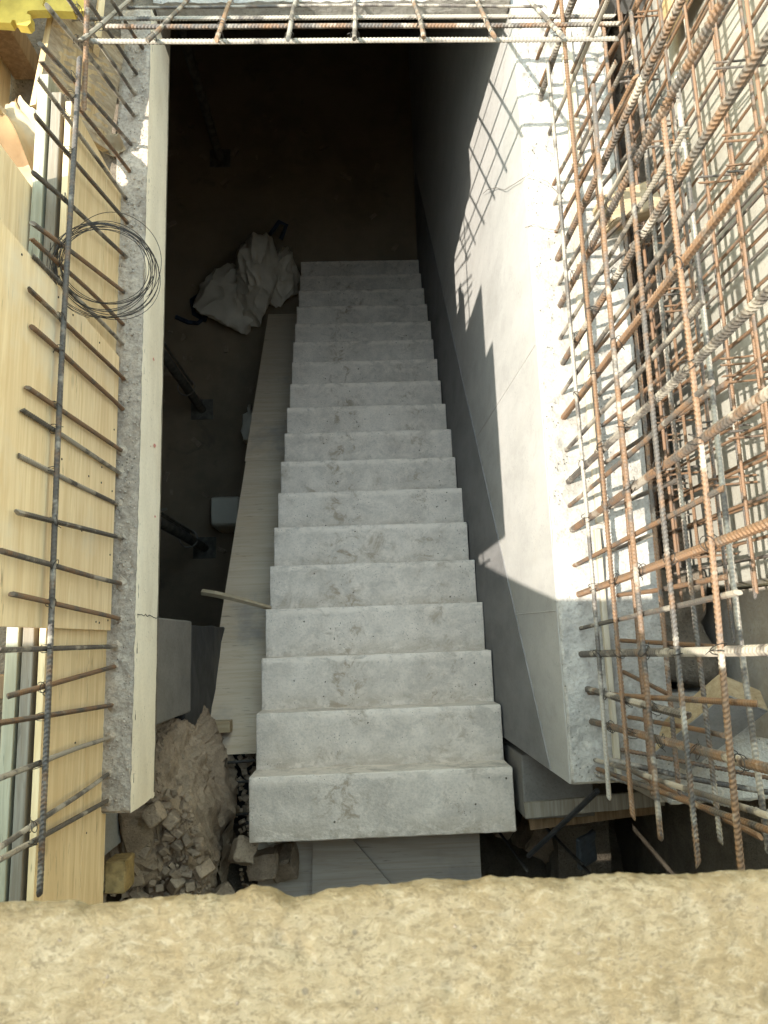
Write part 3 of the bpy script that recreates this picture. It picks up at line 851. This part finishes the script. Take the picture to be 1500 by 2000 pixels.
fin(mesh('blue_cup', tube([(-.985, 1.575, 4.46 + z) for z in (0, .05, .075, .085)], [.022, .022, .019, .010], 12), M['blue'], smooth=True), 'small bright blue plastic cup among the papers', 'cup')

# coil of tie wire hooked on the starter bars
def coil(cen, R0, n, spread, rot, seed):
    rr = random.Random(seed); P = []
    for i in range(n * 40):
        a = i / 40 * 2 * math.pi
        turn = i / 40
        w1 = 1 + .09 * math.sin(turn * 2.4 + seed) + .035 * math.sin(a * 2 + turn * 1.7) + .02 * math.sin(turn * 5.1)
        p = Vector((math.cos(a) * R0 * w1 + .012 * math.sin(turn * 1.3), math.sin(a) * R0 * w1 * 1.0 + .014 * math.sin(turn * 2.2 + 1), spread * math.sin(turn * 3.3 + a * .5)))
        P.append(tuple(Vector(cen) + rot @ p))
    return tube(P, .0011, 4)
wc = thing('wire_coil', 'loose coil of thin black tie wire hooked on the left starter bars', 'wire', (-.72, 1.08, 4.66))
mesh('wire_strand', coil((-.722, 1.085, 4.735), .132, 13, .010, Euler((0.05, .30, .2)).to_matrix(), 3), M['wire'], wc, smooth=True)
P = []
for i in range(64):
    a = -.6 + i / 63 * 5.1
    r = .150 + .018 * math.sin(a * 1.7) + .004 * i / 63 * math.sin(a * 5)
    P.append((-.722 + r * math.cos(a) * .97, 1.095 + r * math.sin(a) * 1.05, 4.735 - .28 * r * math.cos(a) + .012 * math.sin(a * 2)))
mesh('loose_end', tube(P, .0010, 4), M['wire'], wc, smooth=True)
mesh('loose_end', tube([(-.80, .99, 4.77), (-.835, 1.02, 4.80), (-.845, 1.07, 4.82), (-.83, 1.10, 4.85)], .0010, 4), M['wire'], wc, smooth=True)

# stray wires on the right wall
for lab, P in (('thin bent wire hanging over the sunlit wall face', [(.76, 1.55, 4.33), (.70, 1.60, 4.36), (.64, 1.64, 4.345), (.625, 1.68, 4.25), (.628, 1.75, 4.12), (.622, 1.80, 4.02), (.627, 1.92, 3.86), (.618, 2.02, 3.70), (.626, 2.10, 3.55)]),
               ('short thin wire curling off the sunlit wall top', [(.74, 1.42, 4.335), (.69, 1.43, 4.335), (.65, 1.455, 4.325), (.628, 1.47, 4.28)])):
    fin(mesh('loose_wire', tube(P, .0013, 5), M['wire_pale']), lab, 'wire', 'stray wires on the right wall')

# ------------------------------------------------------------------ timber offcuts on the right
oc = thing('timber_offcut', 'short tan timber offcut with grey coated face leaning on the ledge at lower right', 'timber', (1.03, -.29, 4.26), 'loose timber offcuts')
T0, T1 = Vector((.975, -.40, 4.24)), Vector((1.12, -.19, 4.50))
UPV = Vector((-.25, -.9, .55))
mesh('timber_body', span(T0, T1, .15, .075, up=UPV, bev=.003, seg=.03, amp=.001), M['timber_x'], oc)
ax_ = (T1 - T0).normalized(); nv_ = (UPV - ax_ * UPV.dot(ax_)).normalized()
mesh('coated_face', span(T0 + nv_ * .0395 + ax_ * .002, T1 + nv_ * .0395 - ax_ * .002, .148, .003, up=UPV, bev=.0008), M['dark_con'], oc)  # thin darker grey sheet over one face
fin(mesh('timber_block', box((.965, 1.47, 4.39), (.20, .10, .11), bev=.008, seg=.02, amp=.006, freq=14, edge=.012, rot=Euler((.1, .1, .35)).to_matrix()), M['timber_x']), 'split timber block wedged among the bars near the upper right', 'timber', 'loose timber offcuts')
fin(mesh('plank_offcut', box((1.20, 2.25, 4.55), (.03, .16, .42), bev=.003), M['timber']), 'tan plank end behind the fine mesh at the top right', 'timber', 'loose timber offcuts')

# ------------------------------------------------------------------ deck and things around the stairs
dk = thing('stair_deck', 'sloping brown plywood deck running along the left side of the stairs', 'formwork', (-.6, 1.2, 0.1))
def deck(y0, y1, x0, x1, dz, th=.021):
    P = [(x, y, nose(y) - .352 + dz) for y in (y0, y1) for x in (x0, x1)]
    Q = [(x, y, z - th) for x, y, z in P]
    return np.array(P + Q), [(0, 1, 3, 2), (4, 6, 7, 5), (0, 4, 5, 1), (2, 3, 7, 6), (0, 2, 6, 4), (1, 5, 7, 3)]
mesh('plywood_sheet', deck(-.525, 1.30, -.828, .60, -.001), M['ply_deck'], dk)
mesh('plywood_sheet', deck(1.303, 3.08, -.838, .60, -.006), M['ply_deck'], dk)
for x in (-.72, -.1, .5):
    mesh('joist', (lambda P, F: (P, F))(*deck(-.50, 2.95, x - .03, x + .03, -.030, .10)), M['timber_brn'], dk)

fin(mesh('wooden_stake', tube([(-.87, .283, 2.80), (-.80, .27, 2.815), (-.70, .245, 2.80), (-.60, .215, 2.755), (-.518, .19, 2.70)], [.016, .017, .016, .015, .012], 4), M['timber_x']),
    'pale wooden stake sticking out from the stair side over the deck', 'stake')
# white container on the floor
jc = thing('plastic_container', 'white plastic container on the basement floor beside the deck', 'container', (-1.2, 1.16, 0))
mesh('body', box((-1.21, 1.165, .21), (.27, .27, .42), bev=.035, seg=.05), M['white_plastic'], jc, smooth=True)
mesh('lid', box((-1.21, 1.165, .43), (.24, .24, .03), bev=.012, seg=.06), M['white_plastic'], jc, smooth=True)
sc_ = thing('torn_sack', 'small torn white sack on the floor under the deck edge', 'sack', (-1.05, 2.03, 0))
mesh('body', box((-1.045, 2.0, .10), (.11, .26, .20), bev=.04, seg=.03, amp=.03, freq=9), M['white_plastic'], sc_, smooth=True)
mesh('torn_flap', box((-1.03, 2.15, .17), (.025, .12, .10), bev=.008, seg=.03, amp=.01, freq=16, rot=Euler((.6, 0, .1)).to_matrix()), M['white_plastic'], sc_, smooth=True)

# props
def prop(x, y, label, cables):
    p = thing('steel_prop', label, 'prop', (x, y, 0), 'steel props under the slab')
    mesh('base_plate', box((x, y, .006), (.21, .20, .012), bev=.002), M['prop'], p)
    ot = mesh('outer_tube', tube([(x, y, .012), (x, y, 1.9)], .040, 16), M['prop'], p, smooth=True)
    mesh('inner_tube', tube([(x, y, 1.9), (x, y, 4.03)], .031, 16), M['prop'], p, smooth=True)
    mesh('collar', tube([(x, y, 1.84), (x, y, 1.96)], .055, 16), M['prop'], ot, smooth=True)
    mesh('head_plate', box((x, y, 4.033), (.18, .18, .012), bev=.002), M['prop'], p)
    mesh('pin', tube([(x - .08, y, 1.99), (x + .08, y, 1.99)], .008, 8), M['prop'], ot)
    mesh('adjusting_handle', tube([(x + .05, y, 1.9), (x + .16, y + .02, 1.88)], .009, 8), M['prop'], ot)
    if cables:
        for k in range(3):
            a = 1 + k * .8
            mesh('strapped_rod', tube([(x + .062 * math.cos(a), y + .062 * math.sin(a), .55), (x + .062 * math.cos(a), y + .062 * math.sin(a), 2.4)], .010, 8), M['prop'], p)
        mesh('strap_ring', tube([(x + .075 * math.cos(a), y + .075 * math.sin(a), .62) for a in np.linspace(0, 2 * math.pi, 20)], .006, 6), M['wire_pale'], p)
prop(-1.515, 2.243, 'steel prop with rods strapped to it standing on the floor left of the deck', True)
prop(-1.358, 4.939, 'steel prop barely visible in the darkest far part of the basement', False)
prop(-1.478, .898, 'nearest steel prop, its foot lost in the shade beside the pier', True)

# crumpled bulk bag at the foot of the stairs
bag = thing('bulk_bag', 'crumpled grey woven bulk bag with dark straps at the foot of the stairs', 'bag', (-1.05, 3.45, 0))
def lump(c, r, seed, sub=5, fold=.22):
    """a crumpled, flat-faceted cloth shape: creases where random planes meet"""
    import bmesh
    rr = random.Random(seed)
    planes = []
    for _ in range(26):
        n_ = Vector((rr.gauss(0, 1), rr.gauss(0, 1), rr.gauss(0, 1) + .2)).normalized()
        planes.append((n_, rr.uniform(.66, .98)))
    bm = bmesh.new()
    bmesh.ops.create_icosphere(bm, subdivisions=sub, radius=1)
    V = []
    for v in bm.verts:
        d = v.co.normalized()
        k = min([h / max(.05, d.dot(n_)) for n_, h in planes] + [1.25])
        crease = 1 - abs(noise.noise(d * 2.1 + Vector((seed, 0, 0))))
        r2 = 1 - abs(noise.noise(d * 4.3 + Vector((3, seed, 1))))
        k *= .93 + .13 * (crease ** 4 - .3) + .022 * (r2 ** 4 - .3) + .03 * noise.noise(d * 4 + Vector((0, seed, 0)))
        V.append((c[0] + d.x * r[0] * k, c[1] + d.y * r[1] * k, max(.004, c[2] + d.z * r[2] * k)))
    F = [tuple(v.index for v in f.verts) for f in bm.faces]
    bm.free()
    return np.array(V), F
mesh('bag_body', lump((-1.20, 3.32, .13), (.43, .40, .24), 3.3), M['bag'], bag, smooth=True)
mesh('bag_fold', lump((-.93, 3.50, .28), (.27, .46, .36), 8.1, fold=.26), M['bag'], bag, smooth=True)
mesh('bag_fold', lump((-.75, 3.55, .16), (.24, .34, .26), 5.7), M['bag'], bag, smooth=True)
for P in ([(-1.45, 3.20, .06), (-1.56, 3.12, .03), (-1.66, 3.14, .015), (-1.78, 3.20, .012)], [(-1.50, 3.44, .05), (-1.62, 3.36, .04), (-1.60, 3.22, .03), (-1.48, 3.14, .05)], [(-.80, 3.86, .36), (-.72, 4.0, .34), (-.66, 4.02, .25), (-.72, 3.9, .2)]):
    mesh('strap', tube(P, .022, 6), M['strap'], bag, smooth=True)

# ------------------------------------------------------------------ rubble and things under the near end
def stump_shape(c, r, seed, sub=6):
    import bmesh
    bm = bmesh.new()
    bmesh.ops.create_icosphere(bm, subdivisions=sub, radius=1)
    V = []
    for v in bm.verts:
        d = v.co.normalized()
        q = Vector([math.copysign(abs(x) ** .62, x) for x in d])
        q = q * (1 / max(.6, q.length)) * 1.05
        p = Vector((c[0] + q.x * r[0], c[1] + q.y * r[1], c[2] + q.z * r[2]))
        t = max(0, min(1, (p.y + 1.1) / .85))
        p.z -= (1 - t) * .30 * (1 if q.z > 0 else 0)
        p.x += (1 - t) * .09
        k = .05 * nz(p, 4, seed) + .030 * nz(p, 11, seed + 2) + .018 * abs(nz(p, 30, seed + 3)) + .010 * nz(p, 75, seed + 5)
        V.append(tuple(p + d * k))
    F = [tuple(v.index for v in f.verts) for f in bm.faces]
    bm.free()
    return np.array(V), F
fin(mesh('broken_concrete', stump_shape((-.945, -.72, 3.2), (.225, .48, .66), 2.0), M['rubble'], smooth=True), 'broken brown concrete stump with dirt under the near end of the left slab', 'rubble')
stones = []
for k in range(700):
    x = random.uniform(-1.14, -.52); y = random.uniform(-1.2, -.54)
    t = max(0, min(1, (y + 1.1) / .85)); z = 3.52 + .36 * t
    e = -.73 + (1 - t) * .1
    if x > e: z = 2.98 - (x - e) * .8
    s = random.choice((random.uniform(.004, .015), random.uniform(.008, .03), random.uniform(.02, .05) if k % 4 == 0 else .01))
    stones.append(box((x, y, z + s * .2), (s * 1.6, s * 1.1, s), bev=s * .12, rot=Euler((random.random() * 3, random.random() * 3, random.random() * 6)).to_matrix()))
fin(mesh('rubble_gravel', join(stones), M['rubble']), 'loose gravel and crumbs on the broken concrete', 'rubble', kind='stuff')
LUMPS = [(-.50, -.99, 3.16, .10, 'grey concrete lump at the foot of the broken stump'), (-.57, -.90, 3.28, .09, 'angular concrete lump leaning on the broken stump'), (-.415, -1.02, 3.02, .11, 'dark rounded stone beside the shutter board'),
         (-.82, -.62, 3.78, .055, 'brown stone lodged under the slab corner'), (-.46, -.90, 3.06, .05, 'small white plaster chunk in the gap below the stairs'), (-.66, -1.08, 3.26, .075, 'flat concrete fragment low on the stump'),
         (.92, -1.10, 2.45, .16, 'dark boulder in the hole right of the stairs'), (.74, -1.05, 2.4, .10, 'small stone beneath the black pole'), (1.10, -1.15, 2.5, .13, 'grey rubble block at the right of the dark hole')]
for k, (x, y, z, s, lab) in enumerate(LUMPS):
    o = mesh('rubble_lump', box((x, y, z), (s * 1.25, s * 1.05, s), bev=s * .06, seg=s * .16, amp=s * .14, freq=14, seed=k * 5, edge=s * .15, rot=Euler((k, k * 2.1, k * .7)).to_matrix()), M['rubble'] if k != 4 else M['foam'], smooth=True)
    fin(o, lab, 'rubble', 'rubble lumps')
fin(mesh('foam_block', box((-.905, -.79, 3.90), (.075, .11, .10), bev=.006, seg=.012, amp=.004, freq=22, edge=.01), plain('yellow_foam', (.27, .185, .075), .9, .3, 25, bump=.5)), 'yellow foam block beside the low plywood panel at lower left', 'foam')

up = thing('shutter_board', 'old plywood boards lying under the bottom edge of the nearest step', 'plywood', (0, -1.15, 2.8))
def slope(x0, x1, y0, y1, z0, z1, th=.02):
    P = [(x0, y0, z0), (x1, y0, z0), (x1, y1, z1), (x0, y1, z1)]
    Q = [(x, y, z - th) for x, y, z in P]
    return np.array(P + Q), [(0, 1, 2, 3), (7, 6, 5, 4), (0, 4, 5, 1), (1, 5, 6, 2), (2, 6, 7, 3), (3, 7, 4, 0)]
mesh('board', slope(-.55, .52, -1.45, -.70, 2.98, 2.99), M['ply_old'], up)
v, f = slope(-.30, .335, -1.40, -.86, 3.012, 3.012)
v[1, 0] = .30; v[2, 0] = -.10; v[3, 0] = -.28
v[2, 1] = -.93; v[6, 1] = -.93; v[5, 0] = .30; v[6, 0] = -.10; v[7, 0] = -.28
mesh('board', (v, f), M['ply_old'], up)
for k, (x, z0, z1) in enumerate(((-.75, 2.9, 3.0), (.42, 2.2, 3.2))): pass
for k, (z, y, x0, x1) in enumerate(((3.05, -.56, -.86, -.48), (3.02, -.66, -.82, -.48), (2.98, -.82, -.80, -.50), (2.95, -.87, -.78, -.5))):
    fin(mesh('loose_rebar', rebar((x0, y, z), (x1, y + .01, z - .01), .012, .003, seed=k), M['wire']),
        ('dark bar tight under the deck end', 'dark bar crossing the black gap left of the stairs', 'third dark bar low in the gap left of the stairs', 'lowest dark bar above the rubble left of the stairs')[k], 'rebar', 'dark bars in the gap left of the stairs')
fin(mesh('timber_bearer', box((-.80, -.395, 2.98), (.24, .055, .08), bev=.003), M['timber_x']), 'timber bearer poking out between pier and plywood deck', 'timber')
fin(mesh('timber_bearer', box((-.78, -.49, 2.90), (.22, .05, .06), bev=.003), M['timber_x']), 'lower timber bearer just before the deck end', 'timber')
fin(mesh('membrane_sheet', box((-.55, -.72, 2.80), (.5, .36, .02), seg=.03, bev=.004, amp=.02, freq=8), M['tar'], smooth=True), 'black membrane in the gap between stump and stairs', 'membrane')  # flat black sheet filling the gap

# right of the lowest step
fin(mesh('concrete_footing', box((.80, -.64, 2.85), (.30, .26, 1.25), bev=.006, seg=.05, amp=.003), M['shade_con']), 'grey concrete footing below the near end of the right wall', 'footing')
fin(mesh('old_plank', span((.62, -.70, 3.62), (1.16, -.655, 3.70), .06, .022, bev=.002, seg=.05, amp=.0015), M['timber_gry']), 'grey weathered plank spanning the dark hole at lower right', 'plank')
fin(mesh('old_plank', span((.68, -.80, 3.40), (1.25, -.75, 3.42), .06, .022, bev=.002, seg=.05, amp=.0015), M['timber_brn']), 'darker plank under the weathered one at lower right', 'plank')
fin(mesh('black_pole', tube([(.79, -.545, 4.06), (.665, -.93, 3.42)], .010, 8), M['tar'], smooth=True), 'black pole slanting down into the hole right of the stairs', 'pole')
for k, (x, y) in enumerate(((.66, -1.0), (.90, -.98), (.93, -1.02))):
    fin(mesh('upright_rebar', rebar((x, y, 2.5), (x + .01, y - .01, 3.35), .012, .004, seed=k), M['wire']),
        ('dark upright bar right beside the nearest step', 'dark upright bar in the middle of the hole', 'dark upright bar close behind another in the hole')[k], 'rebar', 'dark upright bars in the hole')
fin(mesh('plastic_scrap', box((1.02, -1.02, 3.05), (.12, .16, .03), bev=.01, seg=.02, amp=.012, freq=11, rot=Euler((.4, .5, .3)).to_matrix()), plain('bluish_sheet', (.07, .078, .085), .5, .2)), 'crumpled bluish plastic sheet in the dark hole', 'plastic')
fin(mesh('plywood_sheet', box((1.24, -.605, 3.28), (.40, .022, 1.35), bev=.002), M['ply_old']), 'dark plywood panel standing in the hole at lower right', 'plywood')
for k, (y0, y1, z0, x1) in enumerate(((-.445, -.60, 4.312, 1.45), (-.40, -.545, 4.326, 1.5), (-.37, -.50, 4.312, 1.45))):
    fin(mesh('loose_rebar', rebar((.715 + .04 * k, y0, z0), (x1, y1, z0 + .20), .0165 if k < 2 else .013, .006, seed=k + 4), M['rebar_brown']),
        ('long bar slanting across the near end of the right wall', 'bar lying just behind the long slanting bar', 'thin bar behind the two slanting bars at lower right')[k], 'rebar', 'bars leaning over the wall end')

# timbers in the gap beyond the low panel at lower left
for k, (z, y, lab) in enumerate(((4.42, -.10, 'brown timber seen left of the greenish rail'), (4.38, -.34, 'lower brown timber left of the greenish rail'))):
    fin(mesh('brown_timber', box((-1.18, y, z), (.45, .07, .09), bev=.004), M['timber_brn']), lab, 'timber', 'timbers behind the low panel')

# scraps scattered on the basement floor
sc2 = []
for k in range(90):
    s = random.uniform(.01, .05); x = random.uniform(-2.2, .5); y = random.uniform(.6, 5.5)
    if x > -.8 and y < 3.9: continue
    sc2.append(box((x, y, s * .14), (s * 2.2, s, s * .3), bev=s * .05, rot=Euler((0, 0, random.random() * 6)).to_matrix()))
fin(mesh('floor_debris', join(sc2), M['rubble']), 'small scraps scattered over the dark basement floor', 'debris', kind='stuff')
